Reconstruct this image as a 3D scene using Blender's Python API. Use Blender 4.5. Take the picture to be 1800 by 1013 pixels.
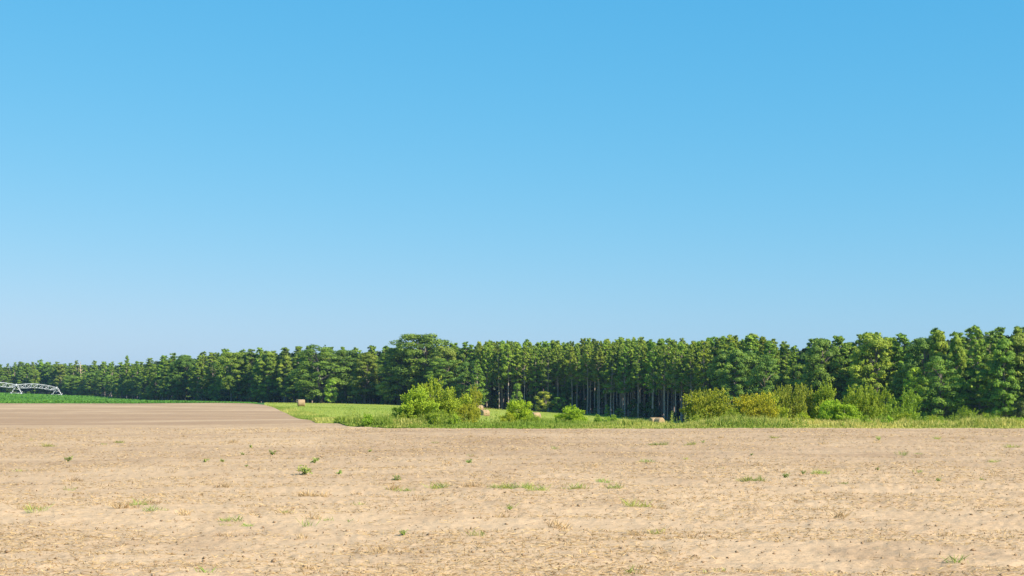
import bpy, math, random
import numpy as np

# ------------------------------------------------------------------ scene, camera, sky, sun, exposure
for o in list(bpy.data.objects):
    bpy.data.objects.remove(o)
scene = bpy.context.scene
COL = scene.collection
CAM_Z = 2.2
F = 2500.0            # focal length in photo pixels (1800 wide)
HY = 688.0            # eye level in the photo
cam_d = bpy.data.cameras.new('camera')
cam_d.sensor_width = 36.0
cam_d.lens = 36.0 * F / 1800.0
cam_d.shift_y = (HY - 506.5) / 1800.0
cam_d.clip_start = 0.1
cam_d.clip_end = 6000.0
cam = bpy.data.objects.new('camera', cam_d)
COL.objects.link(cam)
cam.location = (0, 0, CAM_Z)
cam.rotation_euler = (math.radians(90), 0, 0)
scene.camera = cam

SUN_EL = math.radians(38)
SUN_AZ = math.radians(126)     # clockwise from the viewing direction (+Y): right and behind
sun_vec = (math.sin(SUN_AZ) * math.cos(SUN_EL), math.cos(SUN_AZ) * math.cos(SUN_EL), math.sin(SUN_EL))
world = bpy.data.worlds.new('World')
scene.world = world
world.use_nodes = True
wn = world.node_tree
for n in list(wn.nodes):
    wn.nodes.remove(n)
sky = wn.nodes.new('ShaderNodeTexSky')
sky.sky_type = 'NISHITA'
sky.sun_disc = False
sky.sun_elevation = SUN_EL
sky.sun_rotation = SUN_AZ
sky.altitude = 0
sky.air_density = 1.0
sky.dust_density = 0.6
sky.ozone_density = 1.6
bg = wn.nodes.new('ShaderNodeBackground')
bg.inputs['Strength'].default_value = 0.0707
wo = wn.nodes.new('ShaderNodeOutputWorld')
# the photograph's colour response: clear summer blue, paler but not yellow low down
sep = wn.nodes.new('ShaderNodeSeparateColor'); com = wn.nodes.new('ShaderNodeCombineColor')
wn.links.new(sky.outputs[0], sep.inputs[0])
for ch, (pw, mu) in enumerate(((1.263, 0.375), (0.479, 2.165), (0.264, 4.317))):
    a = wn.nodes.new('ShaderNodeMath'); a.operation = 'POWER'; a.inputs[1].default_value = pw
    b = wn.nodes.new('ShaderNodeMath'); b.operation = 'MULTIPLY'; b.inputs[1].default_value = mu
    wn.links.new(sep.outputs[ch], a.inputs[0]); wn.links.new(a.outputs[0], b.inputs[0]); wn.links.new(b.outputs[0], com.inputs[ch])
wn.links.new(com.outputs[0], bg.inputs[0])
wn.links.new(bg.outputs[0], wo.inputs[0])

sun_d = bpy.data.lights.new('sun', 'SUN')
sun_d.energy = 5.0
sun_d.angle = math.radians(0.5)
sun_d.color = (1.0, 0.92, 0.78)
sun = bpy.data.objects.new('sun', sun_d)
COL.objects.link(sun)
from mathutils import Vector
sun.rotation_euler = Vector(sun_vec).to_track_quat('Z', 'Y').to_euler()

scene.view_settings.view_transform = 'Standard'
scene.view_settings.look = 'None'
scene.view_settings.gamma = 1.0
scene.view_settings.exposure = 0.85
scene.cycles.max_bounces = 6
scene.cycles.transparent_max_bounces = 8
scene.cycles.volume_bounces = 0

rng = np.random.default_rng(7)
random.seed(7)

# ------------------------------------------------------------------ helpers
def norm(a):
    return a / np.maximum(np.linalg.norm(a, axis=-1, keepdims=True), 1e-9)

def mesh_np(name, verts, faces, mat, tint=None, smooth=False):
    """one mesh from numpy arrays; faces (M,3) or (M,4); tint: one value for each vertex"""
    verts = np.asarray(verts, dtype=np.float32)
    faces = np.asarray(faces, dtype=np.int32)
    me = bpy.data.meshes.new(name)
    k = faces.shape[1]
    me.vertices.add(len(verts))
    me.vertices.foreach_set('co', verts.ravel())
    me.loops.add(faces.size)
    me.loops.foreach_set('vertex_index', faces.ravel())
    me.polygons.add(len(faces))
    me.polygons.foreach_set('loop_start', np.arange(0, faces.size, k, dtype=np.int32))
    if smooth:
        me.polygons.foreach_set('use_smooth', np.ones(len(faces), dtype=bool))
    if tint is not None:
        at = me.attributes.new('tint', 'FLOAT', 'POINT')
        at.data.foreach_set('value', np.asarray(tint, dtype=np.float32))
    me.update(calc_edges=True)
    if mat is not None:
        me.materials.append(mat)
    return me

def add(name, data, parent=None, loc=None, label=None, cat=None, group=None, kind=None):
    o = bpy.data.objects.new(name, data)
    COL.objects.link(o)
    if parent is not None:
        o.parent = parent
    if loc is not None:
        o.location = loc
    if label: o['label'] = label
    if cat: o['category'] = cat
    if group: o['group'] = group
    if kind: o['kind'] = kind
    return o

class MB:
    """collects quads with a tint"""
    def __init__(s):
        s.v = []; s.f = []; s.t = []; s.n = 0
    def put(s, v, f, t):
        v = np.asarray(v); s.v.append(v); s.f.append(np.asarray(f) + s.n)
        s.t.append(np.broadcast_to(np.asarray(t, dtype=float), (len(v),))); s.n += len(v)
    def tube(s, pts, rad, sides=6, t=0.5):
        pts = np.asarray(pts, float); n = len(pts)
        rad = np.broadcast_to(np.asarray(rad, float), (n,))
        tan = norm(np.gradient(pts, axis=0))
        ref = np.array([0.31, 0.17, 0.93]) if abs(tan[0][2]) < 0.8 else np.array([0.9, 0.3, 0.1])
        a = norm(np.cross(tan, ref)); b = np.cross(tan, a)
        th = np.linspace(0, 2 * np.pi, sides, endpoint=False)
        v = (pts[:, None, :] + rad[:, None, None] * (a[:, None, :] * np.cos(th)[None, :, None] + b[:, None, :] * np.sin(th)[None, :, None])).reshape(-1, 3)
        f = []
        for i in range(n - 1):
            for j in range(sides):
                k = (j + 1) % sides
                f.append((i * sides + j, i * sides + k, (i + 1) * sides + k, (i + 1) * sides + j))
        # end caps as a point
        e = len(v)
        v = np.vstack([v, pts[-1:], pts[:1]])
        for j in range(sides):
            k = (j + 1) % sides
            f.append(((n - 1) * sides + j, (n - 1) * sides + k, e, e))
            f.append((k, j, e + 1, e + 1))
        s.put(v, f, t)
    def box(s, c, sz, ax=None, t=0.5):
        c = np.asarray(c, float); sz = np.asarray(sz, float) / 2
        g = np.array([[x, y, z] for x in (-1, 1) for y in (-1, 1) for z in (-1, 1)], float) * sz
        if ax is not None:
            g = g @ np.asarray(ax)
        f = [(0, 1, 3, 2), (4, 6, 7, 5), (0, 4, 5, 1), (2, 3, 7, 6), (0, 2, 6, 4), (1, 5, 7, 3)]
        s.put(g + c, f, t)
    def cards(s, P, A, Nn, L, W, t):
        """diamond leaves: centre, long axis, normal, length, width"""
        A = norm(A); B = norm(np.cross(Nn, A)); L = np.asarray(L)[:, None]; W = np.asarray(W)[:, None]
        n = len(P)
        v = np.stack([P - A * L / 2, P + B * W / 2 + A * L * 0.08, P + A * L / 2, P - B * W / 2 + A * L * 0.08], 1).reshape(-1, 3)
        f = np.arange(n * 4).reshape(n, 4)
        s.put(v, f, np.repeat(np.broadcast_to(np.asarray(t, float), (n,)), 4))
    def mesh(s, name, mat, smooth=False):
        # degenerate quads (caps) are turned into triangles by splitting the list
        v = np.vstack(s.v); f = np.vstack(s.f); t = np.concatenate(s.t)
        tri = f[:, 2] == f[:, 3]
        if tri.any():
            me = bpy.data.meshes.new(name)
            me.from_pydata(v.tolist(), [], [tuple(q[:3]) if q[2] == q[3] else tuple(q) for q in f.tolist()])
            at = me.attributes.new('tint', 'FLOAT', 'POINT'); at.data.foreach_set('value', t.astype(np.float32))
            if smooth: me.polygons.foreach_set('use_smooth', np.ones(len(me.polygons), dtype=bool))
            me.materials.append(mat); me.update()
            return me
        return mesh_np(name, v, f, mat, t, smooth)

def rand_dirs(n, r=rng):
    return norm(r.normal(size=(n, 3)))

def hash2(ix, iy, seed):
    h = (ix.astype(np.int64) * 374761393 + iy.astype(np.int64) * 668265263 + seed * 982451653) & 0x7fffffff
    h = ((h ^ (h >> 13)) * 1274126177) & 0x7fffffff
    return ((h ^ (h >> 16)) & 0xffff) / 65535.0

def vnoise(x, y, seed=0):
    ix = np.floor(x); iy = np.floor(y); fx = x - ix; fy = y - iy
    fx = fx * fx * (3 - 2 * fx); fy = fy * fy * (3 - 2 * fy)
    a = hash2(ix, iy, seed); b = hash2(ix + 1, iy, seed); c = hash2(ix, iy + 1, seed); d = hash2(ix + 1, iy + 1, seed)
    return (a * (1 - fx) + b * fx) * (1 - fy) + (c * (1 - fx) + d * fx) * fy

def fbm(x, y, seed=0, oct=3):
    s = 0; a = 1; tot = 0
    for i in range(oct):
        s = s + a * vnoise(x * 2 ** i, y * 2 ** i, seed + i * 17); tot += a; a *= 0.5
    return s / tot

# ------------------------------------------------------------------ terrain
def wx(px, D): return (px - 900.0) / F * D
def wz(py, D): return CAM_Z - (py - HY) * D / F

cp = []
for x in (-70, -30, 0, 30, 70):
    for y in (-40, 5, 30, 52):
        cp.append((x, y, 0.0 if y < 50 else 0.03))
def P(px, D, z): cp.append((wx(px, D), D, z))
for px in (650, 900, 1200, 1500, 1800, 2200): 
    P(px, 66, 0.09); P(px, 76, 0.10); P(px, 86, -0.02); P(px, 110, -1.0)
for px in (-300, 0, 250, 450):
    P(px, 66, 0.02); P(px, 90, -0.06); P(px, 103, -0.28); P(px, 140, -1.45); P(px, 175, -1.2); P(px, 235, -0.75); P(px, 296, -0.38)
P(575, 90, -0.02); P(582, 105, -0.42); P(560, 150, -1.04); P(500, 205, -1.0); P(468, 288, -0.56)
P(530, 290, -0.82); P(560, 365, -0.9); P(700, 350, -1.2); P(840, 335, -1.8); P(1000, 325, -2.65); P(1100, 303, -3.25)
P(1200, 282, -3.85); P(1400, 246, -4.0); P(1600, 216, -3.5); P(1800, 195, -3.1); P(2200, 170, -2.8)
P(700, 260, -1.35); P(620, 180, -1.25); P(850, 260, -2.5); P(842, 285, -2.05); P(1000, 240, -2.65); P(1158, 250, -3.8)
P(1000, 135, -2.2); P(1300, 135, -2.7); P(1600, 130, -2.4); P(720, 135, -1.5); P(1500, 170, -3.4); P(1900, 130, -2.0)
P(0, 450, 0.1); P(0, 600, 1.1); P(29, 560, 0.85); P(100, 607, 0.12); P(150, 640, -0.4); P(200, 540, -1.0); P(300, 455, -1.4); P(400, 415, -1.5)
P(-300, 650, 2.2); P(-57, 512, 1.0)
for a in np.linspace(-1.2, 1.2, 7):
    cp.append((math.sin(a) * 900, math.cos(a) * 900, -1.5)); cp.append((math.sin(a) * 1500, math.cos(a) * 1500, -1.5))
for a in (1.8, 2.5, 3.14, 3.8, 4.5):
    cp.append((math.sin(a) * 400, math.cos(a) * 400, -1.0)); cp.append((math.sin(a) * 1500, math.cos(a) * 1500, -1.5))
cp = np.array(cp)
C2 = 14.0 ** 2
def _k(a, b):
    d2 = ((a[:, None, :] - b[None, :, :]) ** 2).sum(-1)
    return np.sqrt(d2 + C2)
_A = np.zeros((len(cp) + 1, len(cp) + 1)); _A[:-1, :-1] = _k(cp[:, :2], cp[:, :2]); _A[-1, :-1] = 1; _A[:-1, -1] = 1
_w = np.linalg.solve(_A + np.diag([1e-3] * len(cp) + [0]), np.append(cp[:, 2], 0))
def terrain(x, y):
    x = np.atleast_1d(np.asarray(x, float)); y = np.atleast_1d(np.asarray(y, float))
    sh = x.shape; q = np.stack([x.ravel(), y.ravel()], 1); out = np.empty(len(q))
    for i in range(0, len(q), 40000):
        out[i:i + 40000] = _k(q[i:i + 40000], cp[:, :2]) @ _w[:-1] + _w[-1]
    return out.reshape(sh)
def tz(x, y): return float(terrain(x, y)[0])

def ground_hit(px, py, Dmin=8, Dmax=700):
    """where the ray through a photo pixel first meets the ground"""
    D = np.geomspace(Dmin, Dmax, 900)
    x = wx(px, D); z = wz(py, D); h = terrain(x, D)
    i = np.argmax(z <= h)
    if z[i] > h[i]: return None
    return float(x[i]), float(D[i]), float(h[i])

def interp(tab):
    t = np.array(tab, float)
    return lambda px: np.interp(px, t[:, 0], t[:, 1])
# distance of the far edge of the bare field, and of the front of the woods, by direction
field_edge = interp([(-2400, 300), (380, 300), (440, 296), (466, 288), (478, 262), (492, 225), (510, 195), (535, 165), (560, 143), (575, 120), (588, 100), (610, 90), (680, 85), (900, 83), (4200, 83)])
wood_edge = interp([(-2400, 760), (-200, 700), (0, 672), (150, 645), (220, 545), (300, 462), (400, 417), (500, 390), (600, 372), (700, 355), (800, 338), (900, 331), (1000, 323), (1100, 302), (1200, 282), (1300, 264), (1400, 246), (1500, 230), (1600, 216), (1700, 205), (1800, 195), (2200, 172), (4200, 150)])
skyline = interp([(-300, 640), (0, 641), (60, 632), (100, 636), (150, 635), (200, 634), (222, 633), (260, 631), (315, 618), (345, 621), (375, 613), (440, 613), (500, 609), (560, 608), (630, 609), (690, 604), (750, 600), (790, 599), (830, 601), (870, 597), (900, 599), (940, 600), (1000, 602), (1030, 598), (1110, 596), (1150, 595), (1200, 598), (1250, 593), (1290, 589), (1340, 591), (1370, 597), (1400, 599), (1440, 592), (1480, 593), (1510, 587), (1550, 584), (1590, 588), (1640, 580), (1690, 577), (1720, 573), (1780, 572), (1800, 573), (2200, 570)])

# ------------------------------------------------------------------ materials
def newmat(name):
    m = bpy.data.materials.new(name); m.use_nodes = True
    nt = m.node_tree
    for n in list(nt.nodes): nt.nodes.remove(n)
    out = nt.nodes.new('ShaderNodeOutputMaterial')
    return m, nt, out
def N(nt, t, **kw):
    n = nt.nodes.new(t)
    for k, v in kw.items():
        if k in n.inputs: n.inputs[k].default_value = v
        else: setattr(n, k, v)
    return n
def ramp(nt, stops):
    r = nt.nodes.new('ShaderNodeValToRGB'); e = r.color_ramp.elements
    while len(e) < len(stops): e.new(0.5)
    for i, (p, c) in enumerate(stops):
        e[i].position = p; e[i].color = (*c, 1)
    return r
def mixc(nt, fac, a, b, mode='MIX'):
    m = nt.nodes.new('ShaderNodeMix'); m.data_type = 'RGBA'; m.blend_type = mode
    for sock, v in ((m.inputs[0], fac), (m.inputs[6], a), (m.inputs[7], b)):
        if hasattr(v, 'is_linked') or isinstance(v, bpy.types.NodeSocket): nt.links.new(v, sock)
        elif isinstance(v, (int, float)): sock.default_value = v
        else: sock.default_value = (*v, 1)
    return m.outputs[2]
def noise(nt, vec, scale, detail=3, rough=0.55, dist=0.0):
    n = N(nt, 'ShaderNodeTexNoise'); n.inputs['Scale'].default_value = scale; n.inputs['Detail'].default_value = detail
    n.inputs['Roughness'].default_value = rough; n.inputs['Distortion'].default_value = dist
    if vec is not None: nt.links.new(vec, n.inputs['Vector'])
    return n.outputs['Fac']
def mapped(nt, scale=(1, 1, 1), rot=(0, 0, 0)):
    g = nt.nodes.new('ShaderNodeNewGeometry'); m = nt.nodes.new('ShaderNodeMapping')
    m.inputs['Scale'].default_value = scale; m.inputs['Rotation'].default_value = rot
    nt.links.new(g.outputs['Position'], m.inputs['Vector'])
    return m.outputs[0]
def rng_map(nt, v, a, b, lo=0.0, hi=1.0):
    m = nt.nodes.new('ShaderNodeMapRange'); m.inputs[1].default_value = a; m.inputs[2].default_value = b
    m.inputs[3].default_value = lo; m.inputs[4].default_value = hi
    nt.links.new(v, m.inputs[0]); return m.outputs[0]

def leaf_mat(name, a, b, trans=0.28, obj_tint=True, rough=0.6):
    m, nt, out = newmat(name)
    at = N(nt, 'ShaderNodeAttribute', attribute_name='tint')
    c = mixc(nt, at.outputs['Fac'], a, b)
    if obj_tint:
        oi = nt.nodes.new('ShaderNodeObjectInfo')
        c = mixc(nt, 1.0, c, oi.outputs['Color'], 'MULTIPLY')
    p = N(nt, 'ShaderNodeBsdfPrincipled', Roughness=rough)
    p.inputs['Specular IOR Level'].default_value = 0.25
    nt.links.new(c, p.inputs['Base Color'])
    t = nt.nodes.new('ShaderNodeBsdfTranslucent')
    ct = mixc(nt, 1.0, c, (1.15, 1.2, 0.5), 'MULTIPLY')
    nt.links.new(ct, t.inputs['Color'])
    ms = nt.nodes.new('ShaderNodeMixShader'); ms.inputs[0].default_value = trans
    nt.links.new(p.outputs[0], ms.inputs[1]); nt.links.new(t.outputs[0], ms.inputs[2])
    nt.links.new(ms.outputs[0], out.inputs[0])
    return m
M = {}
M['broad'] = leaf_mat('broadleaf_foliage', (0.062, 0.125, 0.014), (0.300, 0.390, 0.046), 0.2)
M['pine'] = leaf_mat('pine_needles', (0.060, 0.130, 0.014), (0.360, 0.470, 0.042), 0.15)
M['bush'] = leaf_mat('bush_foliage', (0.17, 0.23, 0.020), (0.58, 0.58, 0.058), 0.25)
M['grass'] = leaf_mat('tall_grass', (0.17, 0.26, 0.026), (0.68, 0.56, 0.19), 0.3, False)
M['inner'] = leaf_mat('shade_dark_foliage', (0.018, 0.038, 0.010), (0.045, 0.080, 0.018), 0.1)  # deep woods leaves: interior shade is put into these darkened greens
M['weed'] = leaf_mat('weed_leaf', (0.13, 0.22, 0.045), (0.52, 0.47, 0.16), 0.3)
M['crop'] = leaf_mat('crop_leaf', (0.050, 0.150, 0.014), (0.130, 0.290, 0.026), 0.25, False)
M['straw'] = leaf_mat('straw_residue', (0.23, 0.140, 0.070), (0.60, 0.43, 0.22), 0.1, False, 0.8)

def bark_mat(name, a, b):
    m, nt, out = newmat(name)
    v = mapped(nt, (6, 6, 1.2)); n = noise(nt, v, 1.0, 5, 0.65)
    c = ramp(nt, [(0.3, a), (0.7, b)]); nt.links.new(n, c.inputs[0])
    p = N(nt, 'ShaderNodeBsdfPrincipled', Roughness=0.9); nt.links.new(c.outputs[0], p.inputs['Base Color'])
    bp = N(nt, 'ShaderNodeBump', Strength=0.6, Distance=0.03); nt.links.new(n, bp.inputs['Height']); nt.links.new(bp.outputs[0], p.inputs['Normal'])
    nt.links.new(p.outputs[0], out.inputs[0]); return m
M['pine_bark'] = bark_mat('pine_bark', (0.17, 0.12, 0.10), (0.58, 0.46, 0.385))
M['bark'] = bark_mat('grey_bark', (0.08, 0.065, 0.05), (0.24, 0.20, 0.165))
M['dead'] = bark_mat('bleached_wood', (0.46, 0.32, 0.20), (0.72, 0.56, 0.38))

# bare tilled soil
def soil_mat():
    m, nt, out = newmat('bare_soil')
    big = noise(nt, mapped(nt, (0.02, 0.06, 0.02)), 1.0, 4, 0.6, 0.6)
    streak = noise(nt, mapped(nt, (0.16, 0.9, 0.1), (0, 0, 0.04)), 1.0, 6, 0.68, 1.0)
    med = noise(nt, mapped(nt, (1.6, 2.2, 1.6), (0, 0, 0.2)), 1.0, 5, 0.62)
    fine = noise(nt, mapped(nt, (14, 16, 14)), 1.0, 4, 0.7)
    base = ramp(nt, [(0.30, (0.290, 0.190, 0.108)), (0.48, (0.440, 0.300, 0.178)), (0.64, (0.55, 0.388, 0.240))])
    s1 = nt.nodes.new('ShaderNodeMath'); s1.operation = 'MULTIPLY_ADD'; s1.inputs[1].default_value = 0.45
    nt.links.new(streak, s1.inputs[0])
    s2 = nt.nodes.new('ShaderNodeMath'); s2.operation = 'MULTIPLY_ADD'; s2.inputs[1].default_value = 0.55
    nt.links.new(med, s2.inputs[0]); nt.links.new(s2.outputs[0], s1.inputs[2])
    nt.links.new(s1.outputs[0], base.inputs[0])
    # straw-yellow litter
    lit = noise(nt, mapped(nt, (3.0, 9.0, 3.0), (0, 0, -0.1)), 1.0, 5, 0.75, 1.0)
    lf = rng_map(nt, lit, 0.54, 0.70)
    # base colour turns browner from the far half of the near field onward
    gy = nt.nodes.new('ShaderNodeNewGeometry'); sy = nt.nodes.new('ShaderNodeSeparateXYZ'); nt.links.new(gy.outputs['Position'], sy.inputs[0])
    c = mixc(nt, rng_map(nt, sy.outputs['Y'], 26, 46, 0, 0.55), base.outputs[0], (0.30, 0.20, 0.128))
    c = mixc(nt, lf, c, (0.50, 0.325, 0.155))
    och = noise(nt, mapped(nt, (0.35, 1.5, 0.35), (0, 0, 0.03)), 1.0, 6, 0.72, 1.5)
    c = mixc(nt, rng_map(nt, och, 0.52, 0.70, 0, 0.5), c, (0.45, 0.290, 0.140))
    grain = noise(nt, mapped(nt, (5.5, 13.0, 5.5), (0, 0, 0.05)), 1.0, 5, 0.75)
    c = mixc(nt, rng_map(nt, grain, 0.52, 0.70, 0, 0.6), c, (0.24, 0.150, 0.083))
    c = mixc(nt, rng_map(nt, grain, 0.46, 0.30, 0, 0.5), c, (0.62, 0.445, 0.27))
    fg = noise(nt, mapped(nt, (0.30, 0.16, 0.3), (0, 0, 0.1)), 1.0, 7, 0.8, 0.8)
    c = mixc(nt, rng_map(nt, fg, 0.51, 0.64, 0, 0.55), c, (0.27, 0.172, 0.098))
    c = mixc(nt, rng_map(nt, fg, 0.47, 0.34, 0, 0.45), c, (0.60, 0.43, 0.265))
    dk = rng_map(nt, fine, 0.56, 0.74, 0, 0.75)
    c = mixc(nt, dk, c, (0.17, 0.105, 0.065))
    # greyer, browner low ground between the rises, and yellower stubble patches
    bf = rng_map(nt, big, 0.42, 0.62, 0, 0.5)
    c = mixc(nt, bf, c, (0.345, 0.232, 0.143))
    b2 = noise(nt, mapped(nt, (0.035, 0.05, 0.035), (0, 0, 0.1)), 1.0, 6, 0.7, 1.2)
    c = mixc(nt, rng_map(nt, b2, 0.50, 0.70, 0, 0.55), c, (0.53, 0.375, 0.23))
    c = mixc(nt, rng_map(nt, b2, 0.47, 0.33, 0, 0.55), c, (0.285, 0.183, 0.105))
    # darker brown soil towards the bottom of the hollow
    g = nt.nodes.new('ShaderNodeNewGeometry'); sp = nt.nodes.new('ShaderNodeSeparateXYZ'); nt.links.new(g.outputs['Position'], sp.inputs[0])
    low = rng_map(nt, sp.outputs['Z'], -0.75, -1.45, 0, 0.75)
    c = mixc(nt, low, c, (0.28, 0.178, 0.105))
    # curving passes of the tillage implement on the far rise
    w = nt.nodes.new('ShaderNodeTexWave'); w.wave_type = 'RINGS'; w.rings_direction = 'Z'; w.inputs['Scale'].default_value = 0.02
    w.inputs['Distortion'].default_value = 2.0; w.inputs['Detail'].default_value = 3; w.inputs['Detail Scale'].default_value = 0.4
    mp = nt.nodes.new('ShaderNodeMapping'); mp.inputs['Location'].default_value = (20.0, -290.0 * 0.7, 0); mp.inputs['Scale'].default_value = (0.55, 0.7, 0)
    nt.links.new(g.outputs['Position'], mp.inputs[0]); nt.links.new(mp.outputs[0], w.inputs[0])
    far = rng_map(nt, sp.outputs['Y'], 150, 200, 0, 0.6)
    wm = nt.nodes.new('ShaderNodeMath'); wm.operation = 'MULTIPLY'; nt.links.new(far, wm.inputs[0]); nt.links.new(w.outputs['Fac'], wm.inputs[1])
    c = mixc(nt, wm.outputs[0], c, (0.30, 0.198, 0.118))
    # long bands left by separate passes, seen on the far rise
    bd = noise(nt, mapped(nt, (0.012, 0.055, 0.01), (0, 0, -0.08)), 1.0, 5, 0.65, 1.0)
    for lo_, hi_, cc in ((0.49, 0.60, (0.29, 0.190, 0.115)), (0.46, 0.36, (0.60, 0.430, 0.275))):
        q1 = rng_map(nt, bd, lo_, hi_, 0, 0.55); q2 = rng_map(nt, sp.outputs['Y'], 120, 170, 0, 1)
        qm = nt.nodes.new('ShaderNodeMath'); qm.operation = 'MULTIPLY'; nt.links.new(q1, qm.inputs[0]); nt.links.new(q2, qm.inputs[1])
        c = mixc(nt, qm.outputs[0], c, cc)
    p = N(nt, 'ShaderNodeBsdfPrincipled', Roughness=0.95); p.inputs['Specular IOR Level'].default_value = 0.1
    nt.links.new(c, p.inputs['Base Color'])
    hs = nt.nodes.new('ShaderNodeMath'); hs.operation = 'MULTIPLY_ADD'; hs.inputs[1].default_value = 0.35
    nt.links.new(fine, hs.inputs[0]); nt.links.new(med, hs.inputs[2])
    bp = N(nt, 'ShaderNodeBump', Strength=0.7, Distance=0.08); nt.links.new(hs.outputs[0], bp.inputs['Height'])
    nt.links.new(bp.outputs[0], p.inputs['Normal'])
    nt.links.new(p.outputs[0], out.inputs[0]); return m
M['soil'] = soil_mat()
M['clod'] = None

def simple_ground(name, stops, scales, bump=0.5):
    m, nt, out = newmat(name)
    a = noise(nt, mapped(nt, scales[0]), 1.0, 5, 0.65, 0.5); b = noise(nt, mapped(nt, scales[1]), 1.0, 5, 0.7)
    s = nt.nodes.new('ShaderNodeMath'); s.operation = 'ADD'; nt.links.new(a, s.inputs[0]); nt.links.new(b, s.inputs[1])
    h = nt.nodes.new('ShaderNodeMath'); h.operation = 'MULTIPLY'; h.inputs[1].default_value = 0.5; nt.links.new(s.outputs[0], h.inputs[0])
    r = ramp(nt, stops); nt.links.new(h.outputs[0], r.inputs[0])
    p = N(nt, 'ShaderNodeBsdfPrincipled', Roughness=0.95); p.inputs['Specular IOR Level'].default_value = 0.1
    nt.links.new(r.outputs[0], p.inputs['Base Color'])
    bp = N(nt, 'ShaderNodeBump', Strength=bump, Distance=0.1); nt.links.new(b, bp.inputs['Height']); nt.links.new(bp.outputs[0], p.inputs['Normal'])
    nt.links.new(p.outputs[0], out.inputs[0]); return m
M['meadow'] = simple_ground('mown_meadow', [(0.32, (0.165, 0.225, 0.026)), (0.5, (0.235, 0.290, 0.040)), (0.68, (0.34, 0.345, 0.070))], ((0.05, 0.10, 0.05), (1.2, 2.0, 1.2)))
M['litter'] = simple_ground('forest_floor', [(0.35, (0.035, 0.045, 0.018)), (0.6, (0.085, 0.070, 0.040))], ((0.2, 0.2, 0.2), (2, 2, 2)))
M['cropsoil'] = simple_ground('crop_ground', [(0.35, (0.030, 0.085, 0.018)), (0.6, (0.055, 0.135, 0.028))], ((0.2, 0.2, 0.2), (2, 2, 2)))

M['clod'] = simple_ground('soil_clod', [(0.35, (0.20, 0.13, 0.078)), (0.65, (0.36, 0.25, 0.15))], ((0.8, 0.8, 0.8), (9, 9, 9)))

def hay_mat(name, a, b, rings=False):
    m, nt, out = newmat(name)
    tc = nt.nodes.new('ShaderNodeTexCoord'); mp = nt.nodes.new('ShaderNodeMapping')
    mp.inputs['Scale'].default_value = (14, 3, 3) if not rings else (5, 5, 5)
    nt.links.new(tc.outputs['Object'], mp.inputs[0])
    n = noise(nt, mp.outputs[0], 1.5, 5, 0.7, 0.3)
    if rings:
        w = nt.nodes.new('ShaderNodeTexWave'); w.wave_type = 'RINGS'; w.rings_direction = 'X'; w.inputs['Scale'].default_value = 3.0
        w.inputs['Distortion'].default_value = 3; w.inputs['Detail'].default_value = 3
        nt.links.new(tc.outputs['Object'], w.inputs[0]); n = mixc(nt, 0.5, n, w.outputs['Color'])
    r = ramp(nt, [(0.25, a), (0.75, b)]); nt.links.new(n, r.inputs[0])
    p = N(nt, 'ShaderNodeBsdfPrincipled', Roughness=0.9); nt.links.new(r.outputs[0], p.inputs['Base Color'])
    bp = N(nt, 'ShaderNodeBump', Strength=0.8, Distance=0.04); nt.links.new(r.outputs[0], bp.inputs['Height']); nt.links.new(bp.outputs[0], p.inputs['Normal'])
    nt.links.new(p.outputs[0], out.inputs[0]); return m
M['hay'] = hay_mat('hay_barrel', (0.25, 0.165, 0.08), (0.48, 0.345, 0.20))
M['hay_end'] = hay_mat('hay_end', (0.20, 0.13, 0.06), (0.42, 0.30, 0.15), True)
def plain(name, col, rough, metal):
    m, nt, out = newmat(name)
    n = noise(nt, mapped(nt, (1, 1, 1)), 2.0, 4, 0.6)
    c = mixc(nt, n, tuple(x * 0.8 for x in col), col)
    p = N(nt, 'ShaderNodeBsdfPrincipled', Roughness=rough, Metallic=metal); nt.links.new(c, p.inputs['Base Color'])
    nt.links.new(p.outputs[0], out.inputs[0]); return m
M['galv'] = plain('galvanised_steel', (0.74, 0.76, 0.78), 0.5, 0.15)
M['tyre'] = plain('tyre_rubber', (0.05, 0.05, 0.05), 0.8, 0.0)

SOIL_ROUGH = 0.10
def soil_z(X, Y):
    fade = np.clip((120 - Y) / 60, 0.25, 1)
    n = 0.9 * (fbm(X * 0.35, Y * 0.55, 3, 3) - 0.5) + 0.45 * (fbm(X * 2.6 + Y * 0.25, Y * 3.4, 11, 3) - 0.5)
    n = n + 0.75 * (fbm(X * 0.22, (Y - 0.06 * X) * 2.4, 19, 3) - 0.5) + 0.35 * (vnoise(X * 9.0, Y * 9.0, 23) - 0.5)
    return terrain(X, Y) + SOIL_ROUGH * fade * n
# ------------------------------------------------------------------ ground sheets (ruled between edge lines)
def cols():
    f = np.linspace(-80, 1880, 620)
    l = -80 - np.geomspace(6, 1800, 40)[::-1]; r = 1880 + np.geomspace(6, 1800, 40)
    return np.concatenate([l, f, r])
def sheet(name, px, rows, mat, label, zoff=0.0, rough=0.0, cat=None):
    """rows: array (n_rows, n_cols) of distances"""
    X = (px[None, :] - 900) / F * rows; Y = rows
    Z = terrain(X, Y) + zoff
    if rough:
        Z = soil_z(X, Y)
    v = np.stack([X, Y, Z], -1).reshape(-1, 3)
    nr, nc = rows.shape
    i = np.arange(nr * nc).reshape(nr, nc)
    f = np.stack([i[:-1, :-1], i[:-1, 1:], i[1:, 1:], i[1:, :-1]], -1).reshape(-1, 4)
    me = mesh_np(name, v, f, mat, None, True)
    return add(name, me, label=label, kind='structure', cat=cat)
px = cols(); De = field_edge(px); Dw = wood_edge(px)
t = np.linspace(0, 1, 420)[:, None]
rows = np.concatenate([3.0 * (81.0 / 3.0) ** t * np.ones_like(De)[None, :], 81.0 + (De[None, :] - 81.0) * np.linspace(0.01, 1, 120)[:, None]], 0)
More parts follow.
